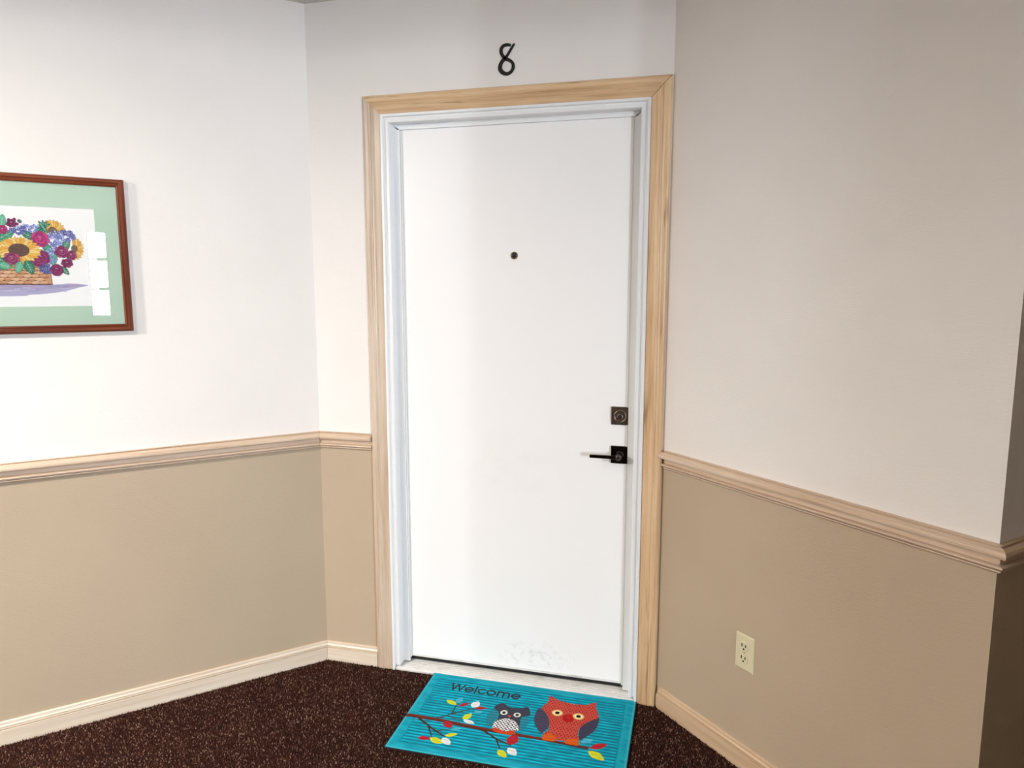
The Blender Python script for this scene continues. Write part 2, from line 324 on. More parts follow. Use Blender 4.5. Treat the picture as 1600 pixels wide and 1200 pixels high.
# ------------------------------------------------------------------ chair rails and baseboards
RP = [(0, .9358), (.0060, .9358), (.0110, .9345), (.0070, .9325), (.0080, .9312), (.0140, .9308), (.0185, .9292), (.0235, .9250), (.0265, .9195), (.0265, .9145), (.0240, .9100), (.0165, .9088), (.0105, .9082), (.0075, .9060), (.0080, .8945), (.0050, .8935), (.0050, .8912),
      (.0125, .8905), (.0172, .8885), (.0180, .8862), (.0165, .8835), (.0110, .8822), (.0055, .8817), (.0055, .8797), (.0120, .8789), (.0125, .8768), (.0085, .8735), (.0060, .8715), (0, .8710)]
BP = [(0, .0791), (.0035, .0791), (.0066, .0770), (.0068, .0690), (.0100, .0640), (.0055, .0626), (.0055, .0604), (.0115, .0596), (.0115, .0570), (.0060, .0562), (.0060, .0540), (.0125, .0526), (.0125, 0), (0, 0)]
def runprof(name, prof, i, start=None, end=None, m=None, label=None, cat=None):
    a, b, d, n = edge(i)
    def ring(spec, corner):
        if spec is None: return [off(corner, o, z) for o, z in prof]
        if spec[0] == 'u': return [a+d*spec[1]+n*o+Vector((0, 0, z)) for o, z in prof]
        if spec[0] == 'y':      # cut parallel to the door wall at y = spec[1]
            out = []
            for o, z in prof:
                p = a+n*o; s = (spec[1]-p.y)/d.y; out.append(p+d*s+Vector((0, 0, z)))
            return out
    r0, r1 = ring(start, i), ring(end, (i+1) % NE); k = 6
    if start is None: r0 = [p+d*.0005 for p in r0]
    if end is None: r1 = [p-d*.0005 for p in r1]
    mb = MB(); mb.sweep([[p.lerp(q, t/k) for p, q in zip(r0, r1)] for t in range(k+1)], u0=i*3.7)
    o = struct(mb.build(name, m), label, cat)
    for p in o.data.polygons: p.use_smooth = False
    return o
cl = XC-HW-.066; cr_ = XC+HW+.066
la = cl-XL-.0005
for nm, prof, mm, what in (('chair_rail', RP, M_oak, 'chair rail'), ('baseboard', BP, M_base, 'baseboard')):
    tr = nm == 'chair_rail'
    runprof('trim_1' if tr else 'baseboard_left', prof, 10, None, None, mm)
    runprof('trim_2' if tr else 'baseboard_back', prof, 0, None, ('u', la), mm)
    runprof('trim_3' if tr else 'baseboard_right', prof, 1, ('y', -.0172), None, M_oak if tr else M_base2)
    runprof('trim_4' if tr else 'baseboard_corridor', prof, 2, None, None, mm)
for nm, i in (('far', 3), ('opposite', 4), ('end', 5), ('partition', 6), ('inner', 7), ('window', 8), ('rear', 9)): runprof('baseboard_'+nm, BP, i, None, None, M_base)

# ------------------------------------------------------------------ door
door = thing('door_1', 'white flush entrance door number eight in pale oak casing', 'door', (XC, 0, 0)); struct(door)
# oak casing, section (q from inner edge outwards, y)
CP = [(0, -.0005), (0, -.0095), (.002, -.0115), (.022, -.0128), (.030, -.0150), (.0325, -.0168), (.0350, -.0155), (.0375, -.0145), (.0400, -.0165), (.0425, -.0172), (.0465, -.0160), (.0500, -.0165), (.0560, -.0168), (.0610, -.0150), (.0640, -.0110), (.0660, -.0085), (.0660, -.0005)]
ZT = 2.0905
def casing(side):
    g = .0022 if side == 1 else .0006
    mb = MB()
    if side == 'top':
        r = [[(XC+sg*(HW+q)-sg*.0003, y, ZT+q) for q, y in CP] for sg in (-1, 1)]
        mb.sweep([[tuple(Vector(p).lerp(Vector(q), t/4)) for p, q in zip(*r)] for t in range(5)], u0=.4)
    else:
        r = [[(XC+side*(HW+q), y, 0.) for q, y in CP], [(XC+side*(HW+q), y, ZT+q-g) for q, y in CP]]
        mb.sweep([[tuple(Vector(p).lerp(Vector(q), t/4)) for p, q in zip(*r)] for t in range(5)], u0=5+side*2.3)
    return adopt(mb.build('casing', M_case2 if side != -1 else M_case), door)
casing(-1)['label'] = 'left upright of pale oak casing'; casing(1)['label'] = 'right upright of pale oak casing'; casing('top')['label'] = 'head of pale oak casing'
# white frame: section (q inwards from the oak, y); outer strip, groove, bead, jamb, stop
FP = [(0, .10), (0, -.0140), (.0015, -.0155), (.0085, -.0155), (.0100, -.0140), (.0115, -.0075), (.0175, -.0060), (.0185, -.0105), (.0205, -.0120), (.0275, -.0120), (.0300, -.0100), (.0310, -.0060), (.0310, .0300), (.0550, .0300), (.0550, .0395), (.0330, .0395), (.0330, .10)]
DQ = .4720
for side in (-1, 1, 'top'):
    mb = MB()
    pr = FP if side != 'top' else [(q if q < .032 else q-.008*(q > .05), y) for q, y in FP]
    if side == 'top': rr = [[(XC+sg*(HW-q), y, ZT-q) for q, y in pr] for sg in (-1, 1)]
    else: rr = [[(XC+side*(HW-q), y, .0 if q < .0112 and y < .05 else .021) for q, y in pr], [(XC+side*(HW-q), y, ZT-min(q, .047 if q > .05 else q)) for q, y in pr]]
    mb.sweep(rr); o = adopt(mb.build('door_frame', M_white), door)
o['label'] = 'white head of door frame'
# weather strips lie on the stop
for side in (-1, 1):
    mb = MB(); xi = XC+side*(HW-.0552); mb.box(min(xi, xi-side*.006), max(xi, xi-side*.006), .0325, .0400, .036, 2.040); adopt(mb.build('weather_strip', M_wedge, bevel=.002), door)
leafx = (XC-.438, XC+.438)
mb = MB(); mb.box(*leafx, .0405, .0845, .0440, 2.055); leaf = adopt(mb.build('door_leaf', M_door, bevel=.0015), door); leaf['label'] = 'white flush door leaf with scuffs near the bottom'
mb = MB(); mb.box(leafx[0]+.004, leafx[1]-.004, .0390, .0404, .0395, .0470); mb.box(leafx[0]+.004, leafx[1]-.004, .0400, .0800, .0395, .0439); adopt(mb.build('door_sweep', M_alu), door)
mb = MB(); mb.box(leafx[0]+.002, leafx[1]-.002, .050, .075, .0210, .0394); adopt(mb.build('sweep_seal', M_rubber), door)
# ribbed aluminium threshold
TP = [(-.0125, 0), (-.0125, .0068), (-.0105, .0085)]
y = -.006; z = .0105
for k in range(6):
    z = .0105+k*.0011; TP += [(y, z), (y+.0035, z+.0012), (y+.0070, z+.0012), (y+.0085, z-.0004), (y+.0100, z-.0004)]; y += .0105
TP += [(.060, .0205), (.12, .0205), (.12, 0)]
mb = MB(); mb.sweep([[(x, yy, zz) for yy, zz in TP] for x in (XC-HW+.0125, XC+HW-.0125)]); adopt(mb.build('threshold', M_alu), door)['label'] = 'ribbed aluminium threshold'
# peephole
ph = MB(); ph.cyl((.0878, .0405, 1.5958), (0, -1, 0), 0, 0, 0, 28, rings=[(0, .0132), (.0022, .0132), (.0036, .0118), (.0036, .0088), (.0012, .0085)]); ph = adopt(ph.build('peephole', M_nick), door)
q = MB(); q.cyl((.0878, .0396, 1.5958), (0, -1, 0), 0, 0, 0, 24, rings=[(0, .0086), (.0012, .0070), (.0020, .0038), (.0022, .0002)]); adopt(q.build('lens', M_lens), ph)
# deadbolt
def rosette(name, cx, cz, half, th, m):
    mb = MB(); f = .0405
    mb.sweep([[(cx-a, yy, cz-a), (cx+a, yy, cz-a), (cx+a, yy, cz+a), (cx-a, yy, cz+a)] for a, yy in ((half, f), (half, f-th+.001), (half-.001, f-th))])
    return adopt(mb.build(name, m, bevel=.0007), door)
db = rosette('deadbolt', .4722, 1.0395, .0318, .0085, M_nick); db['label'] = 'square dark nickel deadbolt'
q = MB(); q.cyl((.4722, .033, 1.0385), (0, -1, 0), 0, 0, 0, 48, rings=[(0, .0235), (.0085, .0232), (.0105, .0215), (.0105, .0180), (.0070, .0165)]); adopt(q.build('cylinder_collar', M_nick), db)
q = MB(); q.cyl((.4722, .030, 1.0385), (0, -1, 0), 0, 0, 0, 32, rings=[(0, .0098), (.0088, .0098), (.0096, .0088)]); q = adopt(q.build('key_cylinder', M_sil), db)
q = MB(); q.box(.4712, .4732, .0195, .0212, 1.0325, 1.0440); adopt(q.build('keyway', M_blackhole), db)
# lever handle
lv = rosette('door_handle', .4728, .9003, .0312, .0085, M_dnick); lv['label'] = 'black lever handle on a square rose'
q = MB(); q.cyl((.4728, .034, .9003), (0, -1, 0), 0, 0, 0, 40, rings=[(0, .0150), (.004, .0145), (.005, .0112), (.030, .0105), (.034, .0118), (.0465, .0118), (.048, .0108)]); adopt(q.build('spindle', M_dnick), lv)
q = MB(); q.sweep([[(x, yy, .9003+s*hh) for s, yy in ((-1, -.0125), (-1, -.0045), (1, -.0045), (1, -.0125))] for x, hh in ((.4728, .0078), (.4560, .0062), (.3745, .0055), (.3720, .0040))])
adopt(q.build('lever', M_dnick, bevel=.0012), lv)
q = MB(); q.cyl((.4728, -.0135, .9003), (0, -1, 0), 0, 0, 0, 32, rings=[(0, .0088), (.0012, .0088), (.0018, .0078)]); q = adopt(q.build('keyhole', M_sil), lv)
q = MB(); q.box(.4700, .4756, -.0160, -.0150, .8996, .9010); adopt(q.build('key_slot', M_blackhole), lv)

# ------------------------------------------------------------------ numeral 8 above the door
hn = thing('house_number', 'black slanted-stroke numeral 8 on the wall above the door', 'number', (.0686, 0, 2.244))
def catmull(pts, k=8, extra=None):
    pts = [np.array(p, float) for p in pts]; out = []
    for i in range(len(pts)-1):
        p0 = pts[max(i-1, 0)]; p1, p2 = pts[i], pts[i+1]; p3 = pts[min(i+2, len(pts)-1)]
        for t in np.linspace(0, 1, k, endpoint=False):
            out.append(.5*((2*p1)+(-p0+p2)*t+(2*p0-5*p1+4*p2-p3)*t*t+(-p0+3*p1-3*p2+p3)*t**3))
    out.append(pts[-1]); return np.array(out)
cv = catmull([(x, z, w_*.142) for (x, z), w_ in zip(n8a, n8w)], 7)
rings = []
def n8ring(p, nx, nz, hw):
    r = []
    for s, y in ((-1, -.0004), (-1, -.0030), (-.8, -.0042), (.8, -.0042), (1, -.0030), (1, -.0004)): r.append((.0686+(p[0]+nx*hw*s)/1000, y, 2.244+(p[1]+nz*hw*s)/1000))
    return r
for k, p in enumerate(cv):
    d = cv[min(k+1, len(cv)-1)]-cv[max(k-1, 0)]; l = math.hypot(d[0], d[1]); tx, tz = d[0]/l, d[1]/l; hw = p[2]/2
    if k == 0:
        for a, b in ((-.95, .3), (-.6, .8)): rings.append(n8ring((p[0]+tx*hw*a, p[1]+tz*hw*a), -tz, tx, hw*b))
    rings.append(n8ring(p, -tz, tx, hw))
    if k == len(cv)-1:
        for a, b in ((.6, .8), (.95, .3)): rings.append(n8ring((p[0]+tx*hw*a, p[1]+tz*hw*a), -tz, tx, hw*b))
mb = MB(); mb.sweep(rings); adopt(mb.build('numeral', M_black, fix=True), hn)

# ------------------------------------------------------------------ wall outlet on the right wall
aR, bR, dR, nR = edge(1)
def RW(s, o, z): return tuple(aR+dR*s+nR*o+Vector((0, 0, z)))
oz, os_ = .3785, .3872
ol = thing('wall_outlet', 'ivory duplex power outlet low on the tan right-hand wall', 'outlet', RW(os_, 0, oz))
def rbox(mb, s0, s1, o0, o1, z0, z1, ins=0., mi=0):
    c = [RW(s0, o0, z0), RW(s1, o0, z0), RW(s1, o0, z1), RW(s0, o0, z1), RW(s0+ins, o1, z0+ins), RW(s1-ins, o1, z0+ins), RW(s1-ins, o1, z1-ins), RW(s0+ins, o1, z1-ins)]
    mb.quadbox(c, mi)
mb = MB(); W2, H2 = .0348, .0566
mb.sweep([[RW(os_+a*(W2-i), o_, oz+b*(H2-i)) for a, b in ((-1, -1), (1, -1), (1, 1), (-1, 1))] for i, o_ in ((0, .0003), (0, .0016), (.0012, .0038), (.0042, .0052))])
adopt(mb.build('cover_plate', M_ivory), ol)
for sgn in (1, -1):
    zc = oz+sgn*.0195; mb = MB(); pts = []
    for k in range(32):
        a = k*2*math.pi/32; x = .0168*math.cos(a); z = .0168*math.sin(a); pts.append((x, max(-.0138, min(.0138, z))))
    mb.sweep([[RW(os_+x*f, o_, zc+z*f) for x, z in pts] for f, o_ in ((1, .0050), (1, .0070), (.95, .0078))]); rc = adopt(mb.build('receptacle', M_ivory), ol)
    mb = MB(); rbox(mb, os_-.0088, os_-.0056, .0076, .0088, zc-.0008, zc+.0092); rbox(mb, os_+.0052, os_+.0084, .0076, .0088, zc+.0002, zc+.0084)
    mb.cyl(RW(os_-.0002, .0076, zc-.0075), nR, .0031, .0031, .0007, 16); adopt(mb.build('slots', M_blackhole), rc)
mb = MB(); mb.cyl(RW(os_, .005, oz), nR, 0, 0, 0, 16, rings=[(0, .0034), (.0008, .0032), (.0013, .0018)]); adopt(mb.build('screw', M_screw), ol)

# ------------------------------------------------------------------ painting by numpy: colours of flat prints, held per vertex
class Canvas:
    def __init__(s, W, H, res, bg):
        s.nx, s.ny = int(round(W/res))+1, int(round(H/res))+1
        s.X, s.Y = np.meshgrid(np.linspace(0, W, s.nx), np.linspace(0, H, s.ny)); s.res = res
        s.C = np.ones((s.ny, s.nx, 3))*np.array(bg)
    def put(s, m, col, a=1.):
        m = np.clip(m, 0, 1)[..., None]*a; s.C[:] = s.C*(1-m)+np.array(col)*m
    def edgef(s, d): return .5-d/s.res          # signed distance -> coverage
    def seg(s, pts, w, col=None, w1=None):
        pts = np.array(pts, float); D = np.full(s.X.shape, 1e9)
        x0, y0 = pts.min(0)-w-3; x1, y1 = pts.max(0)+w+3
        ix = slice(max(0, int(x0/s.res)), max(0, int(x1/s.res)+2)); iy = slice(max(0, int(y0/s.res)), max(0, int(y1/s.res)+2))
        X, Y = s.X[iy, ix], s.Y[iy, ix]; Dl = np.full(X.shape, 1e9); n = len(pts)-1
        for k in range(n):
            a, b = pts[k], pts[k+1]; ab = b-a; L2 = ab@ab+1e-9
            t = np.clip(((X-a[0])*ab[0]+(Y-a[1])*ab[1])/L2, 0, 1); ww = w if w1 is None else w+(w1-w)*(k+t)/n
            Dl = np.minimum(Dl, np.hypot(X-a[0]-t*ab[0], Y-a[1]-t*ab[1])-ww/2)
        D[iy, ix] = Dl; m = s.edgef(D)
        if col is not None: s.put(m, col)
        return np.clip(m, 0, 1)
    def poly(s, pts, col=None, a=1., smooth=True, line=None, lw=1.):
        p = np.array(pts, float)
        if smooth:
            q = [p[(i) % len(p)] for i in range(-1, len(p)+2)]; out = []
            for i in range(1, len(p)+1):
                p0, p1, p2, p3 = q[i-1], q[i], q[i+1] if i+1 < len(q) else q[1], q[i+2] if i+2 < len(q) else q[2]
                for t in (0, .25, .5, .75): out.append(.5*((2*p1)+(-p0+p2)*t+(2*p0-5*p1+4*p2-p3)*t*t+(-p0+3*p1-3*p2+p3)*t**3))
            p = np.array(out)
        x0, y0 = p.min(0)-2; x1, y1 = p.max(0)+2
        ix = slice(max(0, int(x0/s.res)), max(0, int(x1/s.res)+2)); iy = slice(max(0, int(y0/s.res)), max(0, int(y1/s.res)+2))
        acc = np.zeros(s.X[iy, ix].shape)
        for dx, dy in ((-.25, -.25), (.25, -.25), (-.25, .25), (.25, .25)):
            X, Y = s.X[iy, ix]+dx*s.res, s.Y[iy, ix]+dy*s.res; ins = np.zeros(X.shape, bool)
            for k in range(len(p)):
                (xa, ya), (xb, yb) = p[k], p[(k+1) % len(p)]
                if ya == yb: continue
                ins ^= ((ya > Y) != (yb > Y)) & (X < (xb-xa)*(Y-ya)/(yb-ya)+xa)
            acc += ins
        m = np.zeros(s.X.shape); m[iy, ix] = acc/4
        if col is not None: s.put(m, col, a)
        if line is not None: s.seg(list(p)+[p[0]], lw, line)
        return m
    def ell(s, cx, cy, rx, ry, col=None, rot=0., a=1., line=None, lw=1.):
        t = np.linspace(0, 2*np.pi, 22, endpoint=False); c_, s_ = math.cos(rot), math.sin(rot)
        return s.poly([(cx+rx*math.cos(k)*c_-ry*math.sin(k)*s_, cy+rx*math.cos(k)*s_+ry*math.sin(k)*c_) for k in t], col, a, False, line, lw)
    def leaf(s, a, b, asp, col, vein=None, line=None, lw=1., bl=1.):
        a = np.array(a, float); b = np.array(b, float); d = b-a; n = np.array([-d[1], d[0]])*asp/2
        pts = [a+d*t+n*g for t, g in ((0, 0), (.2, .72), (.45, 1), (.75, .72), (1, 0))]+[a+d*t-n*g for t, g in ((.75, .72), (.45, 1), (.2, .72))]
        m = s.poly(pts, col, bl, True, line, lw)
        if vein is not None:
            s.seg([a+d*.08, a+d*.85], .9 if vein is not None else 1, vein)
            L = np.hypot(*d)
            for t in (.25, .45, .65): s.seg([a+d*t, a+d*(t+.15)+n*.55], .7, vein); s.seg([a+d*t, a+d*(t+.15)-n*.55], .7, vein)
        return m
def sheet(name, cv_, tf, m, parent, hgt=None):
    ny, nx = cv_.ny, cv_.nx; co = tf(cv_.X, cv_.Y, hgt if hgt is not None else 0*cv_.X).reshape(-1, 3).astype(np.float32)
    i = (np.arange(ny-1)[:, None]*nx+np.arange(nx-1)[None]).ravel(); F = np.stack([i, i+nx, i+nx+1, i+1], 1)
    me = bpy.data.meshes.new(name); me.vertices.add(nx*ny); me.vertices.foreach_set('co', co.ravel())
    me.loops.add(F.size); me.loops.foreach_set('vertex_index', F.ravel().astype(np.int32)); me.polygons.add(len(F))
    me.polygons.foreach_set('loop_start', np.arange(0, F.size, 4, dtype=np.int32)); me.polygons.foreach_set('use_smooth', np.ones(len(F), bool)); me.update(calc_edges=True)
    at = me.color_attributes.new('print', 'FLOAT_COLOR', 'POINT'); at.data.foreach_set('color', np.concatenate([cv_.C.reshape(-1, 3), np.ones((nx*ny, 1))], 1).astype(np.float32).ravel())
    me.materials.append(m); o = bpy.data.objects.new(name, me); COL.objects.link(o); return adopt(o, parent)

# ------------------------------------------------------------------ doormat
dm = thing('doormat', 'teal ribbed welcome doormat printed with two owls on a branch', 'doormat', (MATX+MATW/2, MATY-MATD/2, 0))
Wm, Hm = MATW*1000, MATD*1000
cv2 = Canvas(Wm, Hm, 1.2, lin('0090ab')); X, Y = cv2.X, cv2.Y
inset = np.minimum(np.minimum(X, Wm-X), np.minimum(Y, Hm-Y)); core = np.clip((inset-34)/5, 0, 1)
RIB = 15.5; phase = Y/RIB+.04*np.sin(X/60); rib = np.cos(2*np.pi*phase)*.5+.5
row = np.floor(phase).astype(int); r_tab = rng.uniform(0, 1, (80, 64)); xs = X/28+row*.37; xi = np.floor(xs).astype(int) % 63; fx = xs-np.floor(xs); fx = fx*fx*(3-2*fx)
dash = r_tab[row % 80, xi]*(1-fx)+r_tab[row % 80, xi+1]*fx
cross = (np.cos(2*np.pi*X/9.0)*.5+.5)
def vn(sx_, sy_):
    g = rng.uniform(0, 1, (int(Hm/sy_)+3, int(Wm/sx_)+3)); gx_, gy_ = X/sx_, Y/sy_; a, b = gx_.astype(int), gy_.astype(int); u, v = gx_-a, gy_-b; u = u*u*(3-2*u); v = v*v*(3-2*v)
    return (g[b, a]*(1-u)+g[b, a+1]*u)*(1-v)+(g[b+1, a]*(1-u)+g[b+1, a+1]*u)*v
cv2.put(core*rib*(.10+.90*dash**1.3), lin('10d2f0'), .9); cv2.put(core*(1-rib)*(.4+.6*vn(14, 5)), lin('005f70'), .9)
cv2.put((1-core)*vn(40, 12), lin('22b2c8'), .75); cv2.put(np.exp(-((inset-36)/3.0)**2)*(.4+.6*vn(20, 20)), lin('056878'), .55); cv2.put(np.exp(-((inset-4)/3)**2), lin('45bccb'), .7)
BR, BR2 = lin('6a2a1c'), lin('43291f')
for pts, wd in twigs: cv2.seg(pts, wd*.95, BR2, wd*.55)
cv2.seg(branch, 19, BR, 13); cv2.seg([(x, y+5) for x, y in branch], 4, lin('4a1a12'), 3)
LC = dict(y=lin('d3d628'), r=lin('b3202c'), w=lin('dfe3e6'), b=lin('59b6d6')); VC = dict(y=lin('98a418'), r=lin('8a1622'), w=lin('b9c4cb'), b=lin('59b6d6'))
def owl_pat_tiles(mask, per, c1, c2, th):
    g = (np.cos(2*np.pi*X/per)*np.cos(2*np.pi*(Y)/per)+1)/2; cv2.put(mask*(np.abs(g-.5) < th), c1); 
cv2.poly(s_wingl, lin('2d6f7e'), .75); cv2.poly(s_wingr, lin('2d6f7e'), .6)
cv2.poly(s_body, lin('3a3c4c'))
mk = cv2.poly(s_belly, lin('e6e6e8'))
pr_ = 13.; tx_, ty_ = (X % pr_)/pr_, (Y % (pr_*1.15))/(pr_*1.15)
cv2.put(mk*(((tx_ < .42) & (ty_ < .55)) | ((tx_ > .5) & (tx_ < .92) & (ty_ > .5))), lin('3a3c4c'), .95)
cv2.poly(s_feet, lin('c2431b'))
def eye(e_, ring, s=1.):
    (cx, cy), (ax, ay), (bx, by) = e_; rx = math.hypot(ax-cx, ay-cy)*s; ry = math.hypot(bx-cx, by-cy)*s
    cv2.ell(cx, cy, rx, ry, ring); cv2.ell(cx, cy, rx*.72, ry*.72, lin('f0e6cf') if s > 1.01 else lin('b8c0c0')); cv2.ell(cx, cy, rx*.42, ry*.42, lin('08080a'))
for e_ in s_eyes: eye(e_, lin('e9e6d4'), 1.)
cv2.poly(s_beak, lin('b5452f'), smooth=False)
cv2.poly(b_wingl, lin('45425a')); cv2.poly(b_wingr, lin('3f3c52'))
mk = cv2.poly(b_body, lin('a80f0a'))
pd = 12.5; row2 = np.floor(Y/(pd*.87)); xx = ((X+(row2 % 2)*pd/2) % pd)-pd/2; yy = (Y % (pd*.87))-pd*.435; rr_ = np.hypot(xx, yy)
beakm = cv2.ell(551, 165, 20, 24)
cv2.put(mk*(1-beakm)*np.clip(1-np.abs(rr_-4.7)/1.7, 0, 1), lin('ee8a76'), .6); cv2.put(mk*(1-beakm)*np.clip(1-rr_/3, 0, 1), lin('7e0d0b'), .8)
cv2.poly(b_beak, lin('c8321d'), .35, smooth=False)
for e_ in b_eyes:
    (cx, cy), (ax, ay), (bx, by) = e_; cv2.ell(cx, cy, 20, 19, lin('dcae6c')); cv2.ell(cx, cy, 16, 14, lin('efd9a8')); cv2.ell(cx, cy, 8, 8, lin('08080a'))
for f_ in b_feet: cv2.poly(f_, lin('cf5a12'))
for a_, b_, asp, c in leaves: cv2.leaf(a_, b_, asp, LC[c], None if c == 'b' else VC[c], bl=.7 if c == 'b' else 1.)
# lettering, strokes in units of the x-height
def letters(word, x, yb, xh, wd, col):
    def arc(cx, cy, rx, ry, a0, a1, n=14): return [(cx+rx*math.cos(math.radians(a0+(a1-a0)*k/n)), cy+ry*math.sin(math.radians(a0+(a1-a0)*k/n))) for k in range(n+1)]
    G = {'W': (1.75, [[(0, 1.42), (.42, 0), (.86, 1.36), (1.30, 0), (1.72, 1.42)]]),
         'e': (1.12, [[(.04, .52), (1.02, .52)]+arc(.53, .5, .5, .5, 0, 320)]), 'l': (.30, [[(.10, 0), (.10, 1.42)]]),
         'c': (1.0, [arc(.53, .5, .5, .5, 45, 315)]), 'o': (1.18, [arc(.54, .5, .5, .5, 0, 360, 24)]),
         'm': (1.72, [[(.08, 0), (.08, 1.0)], [(.08, .55)]+arc(.45, .6, .36, .4, 170, 0)+[(.81, 0)], [(.81, .55)]+arc(1.17, .6, .36, .4, 170, 0)+[(1.53, 0)]])}
    for ch in word:
        adv, st = G[ch]
        for s_ in st: cv2.seg([(x+px*xh*.97, yb-py*xh) for px, py in s_], wd, col)
        x += (adv+.16)*xh*.97
letters('Welcome', 94, 96, 30, 6.3, lin('2f2a26'))
hgt = .0010*core*rib*(.75+.25*cross)+.0006*np.clip((inset-1)/4, 0, 1)+.0012*np.exp(-((inset-22)/9)**2)
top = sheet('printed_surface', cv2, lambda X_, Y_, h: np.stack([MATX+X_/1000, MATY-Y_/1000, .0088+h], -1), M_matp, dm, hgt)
top['label'] = 'teal ribbed printed surface with Welcome, owls, branch and leaves'
mb = MB(); mb.box(MATX-.0025, MATX+MATW+.0025, MATY-MATD-.0025, MATY+.0015, .0045, .0086); adopt(mb.build('rubber_backing', M_rubber, bevel=.0012), dm)

# ------------------------------------------------------------------ framed picture on the left wall
aL_, nL = Vector((XL, 0, 0)), Vector((SQ, -SQ, 0)); dL = Vector((-SQ, -SQ, 0))
def LW(s, o, z): v = aL_+dL*s+nL*o; return (v.x, v.y, z)
S0, S1, Z0, Z1 = .612, 1.272, 1.3405, 1.8305
fp = thing('framed_picture', 'red-brown framed flower basket print with green mat on the white wall', 'picture', LW((S0+S1)/2, 0, (Z0+Z1)/2))
PP = [(0, .003), (0, .013), (.0020, .0175), (.0070, .0205), (.0110, .0195), (.0140, .0160), (.0170, .0150), (.0200, .0165), (.0230, .0150), (.0245, .0120), (.0245, .003)]
cs = [(S0, Z0, 1, 1), (S1, Z0, -1, 1), (S1, Z1, -1, -1), (S0, Z1, 1, -1)]
for k in range(4):
    (sa, za, ia, ja), (sb, zb, ib, jb) = cs[k], cs[(k+1) % 4]; g = .0002
    ds, dz = (np.sign(sb-sa)*g, np.sign(zb-za)*g)
    r0 = [LW(sa+ia*q+ds, o_, za+ja*q+dz) for q, o_ in PP]; r1 = [LW(sb+ib*q-ds, o_, zb+jb*q-dz) for q, o_ in PP]
    mb = MB(); mb.sweep([r0, r1], u0=k*2.7); adopt(mb.build('frame_rail', M_frame), fp)
mi_ = .0225
mb = MB(); a0, a1, b0_, b1_ = S0+mi_, S1-mi_, Z0+mi_, Z1-mi_; w0, w1, v0, v1 = .7020, 1.1820, 1.4250, 1.7335
def ringr(s0, s1, z0, z1, o_): return [LW(s0, o_, z0), LW(s1, o_, z0), LW(s1, o_, z1), LW(s0, o_, z1)]
rs = [ringr(a0, a1, b0_, b1_, .0060), ringr(a0, a1, b0_, b1_, .0078), ringr(w0, w1, v0, v1, .0078), ringr(w0+.0012, w1-.0012, v0+.0012, v1-.0012, .0060)]
base_ = 0
for r in rs: mb.v += r
for k in range(4):
    for i in range(4): mb.face((k*4+i, k*4+(i+1) % 4, ((k+1) % 4)*4+(i+1) % 4, ((k+1) % 4)*4+i), 1 if k == 2 else 0)
adopt(mb.build('mat_board', [M_mboard, M_mcore]), fp)['label'] = 'sage green mat board'
mb = MB(); mb.quadbox([LW(a0, .0032, b0_), LW(a1, .0032, b0_), LW(a1, .0050, b0_), LW(a0, .0050, b0_), LW(a0, .0032, b1_), LW(a1, .0032, b1_), LW(a1, .0050, b1_), LW(a0, .0050, b1_)]); adopt(mb.build('backing_board', M_back), fp)
mb = MB(); mb.quadbox([LW(a0, .0092, b0_), LW(a1, .0092, b0_), LW(a1, .0112, b0_), LW(a0, .0112, b0_), LW(a0, .0092, b1_), LW(a1, .0092, b1_), LW(a1, .0112, b1_), LW(a0, .0112, b1_)]); adopt(mb.build('glass_pane', M_pglass), fp)
# art: canvas x runs to the right as seen, y downwards, mm
aw0, aw1, av0, av1 = .690, 1.194, 1.413, 1.7455
ca = Canvas((aw1-aw0)*1000, (av1-av0)*1000, 1.0, (1., .99, .975))
def A(p): return (aw1*1000-p[0], av1*1000-p[1])
pts_ = {k: A(v) for k, v in pic['pts'].items()}
ax = lambda x: x; S8 = 8/ (8*1.0)
mmpx = abs(pic['pts']['r100'][0]-pic['pts']['tulip'][0])/100. if pic['pts']['r100'][0] != pic['pts']['tulip'][0] else .22   # mm across per traced unit
UX, UY = .232, .262
ink = lin('3a3050')
def wav(pts, k, amp): return [(x+rng.uniform(-amp, amp), y+rng.uniform(-amp, amp)) for x, y in pts]
sh = [A(p) for p in pic['shadow']]; mir = lambda p: (2*A((968, 0))[0]-20-p[0], p[1])
full = sh[1:-2]; left_ = [mir(p) for p in reversed(full)]
ca.poly(full+left_, lin('b3adcf'), .95); ca.poly([(x, y*.4+.6*full[0][1]+2) for x, y in full+left_], lin('9c90b8'), .5)
for k in range(60):
    x = rng.uniform(20, 420); y = full[0][1]+rng.uniform(0, 22); ca.seg([(x, y), (x+rng.uniform(10, 30), y+rng.uniform(-2, 2))], 2.2, [lin('cbc4e0'), lin('9d95bf'), lin('c4a9c6'), lin('a9b4d6')][k % 4])
bx = [A(p) for p in pic['basket']]; cxm = A((968, 0))[0]-10
brx, bry, tyb = bx[5][0], bx[6][1], bx[2][1]-10
bl_ = 2*cxm-brx
bk = ca.poly([(bl_+4, tyb), (brx-4, tyb), (brx+1, bry), (bl_-1, bry)], lin('d09a72'), 1, False)
for r in range(6):
    y = tyb+(bry-tyb)*(r+.5)/6
    for k in range(14):
        x = bl_+(k+(r % 2)*.5)*20; mk = ca.ell(x, y, 13, 5.2, None); ca.put(mk*bk, lin(['d9a981', 'c98f68', 'e0b793'][(k+r) % 3]))
        ca.put(bk*ca.seg(catmull([(x-14, y+3.5), (x, y+6.5), (x+14, y+3.5)], 4), 2.1), lin('5e301e')); ca.put(bk*ca.seg([(x-6, y-2), (x+7, y-2)], 1.2), lin('f0d0b0'))
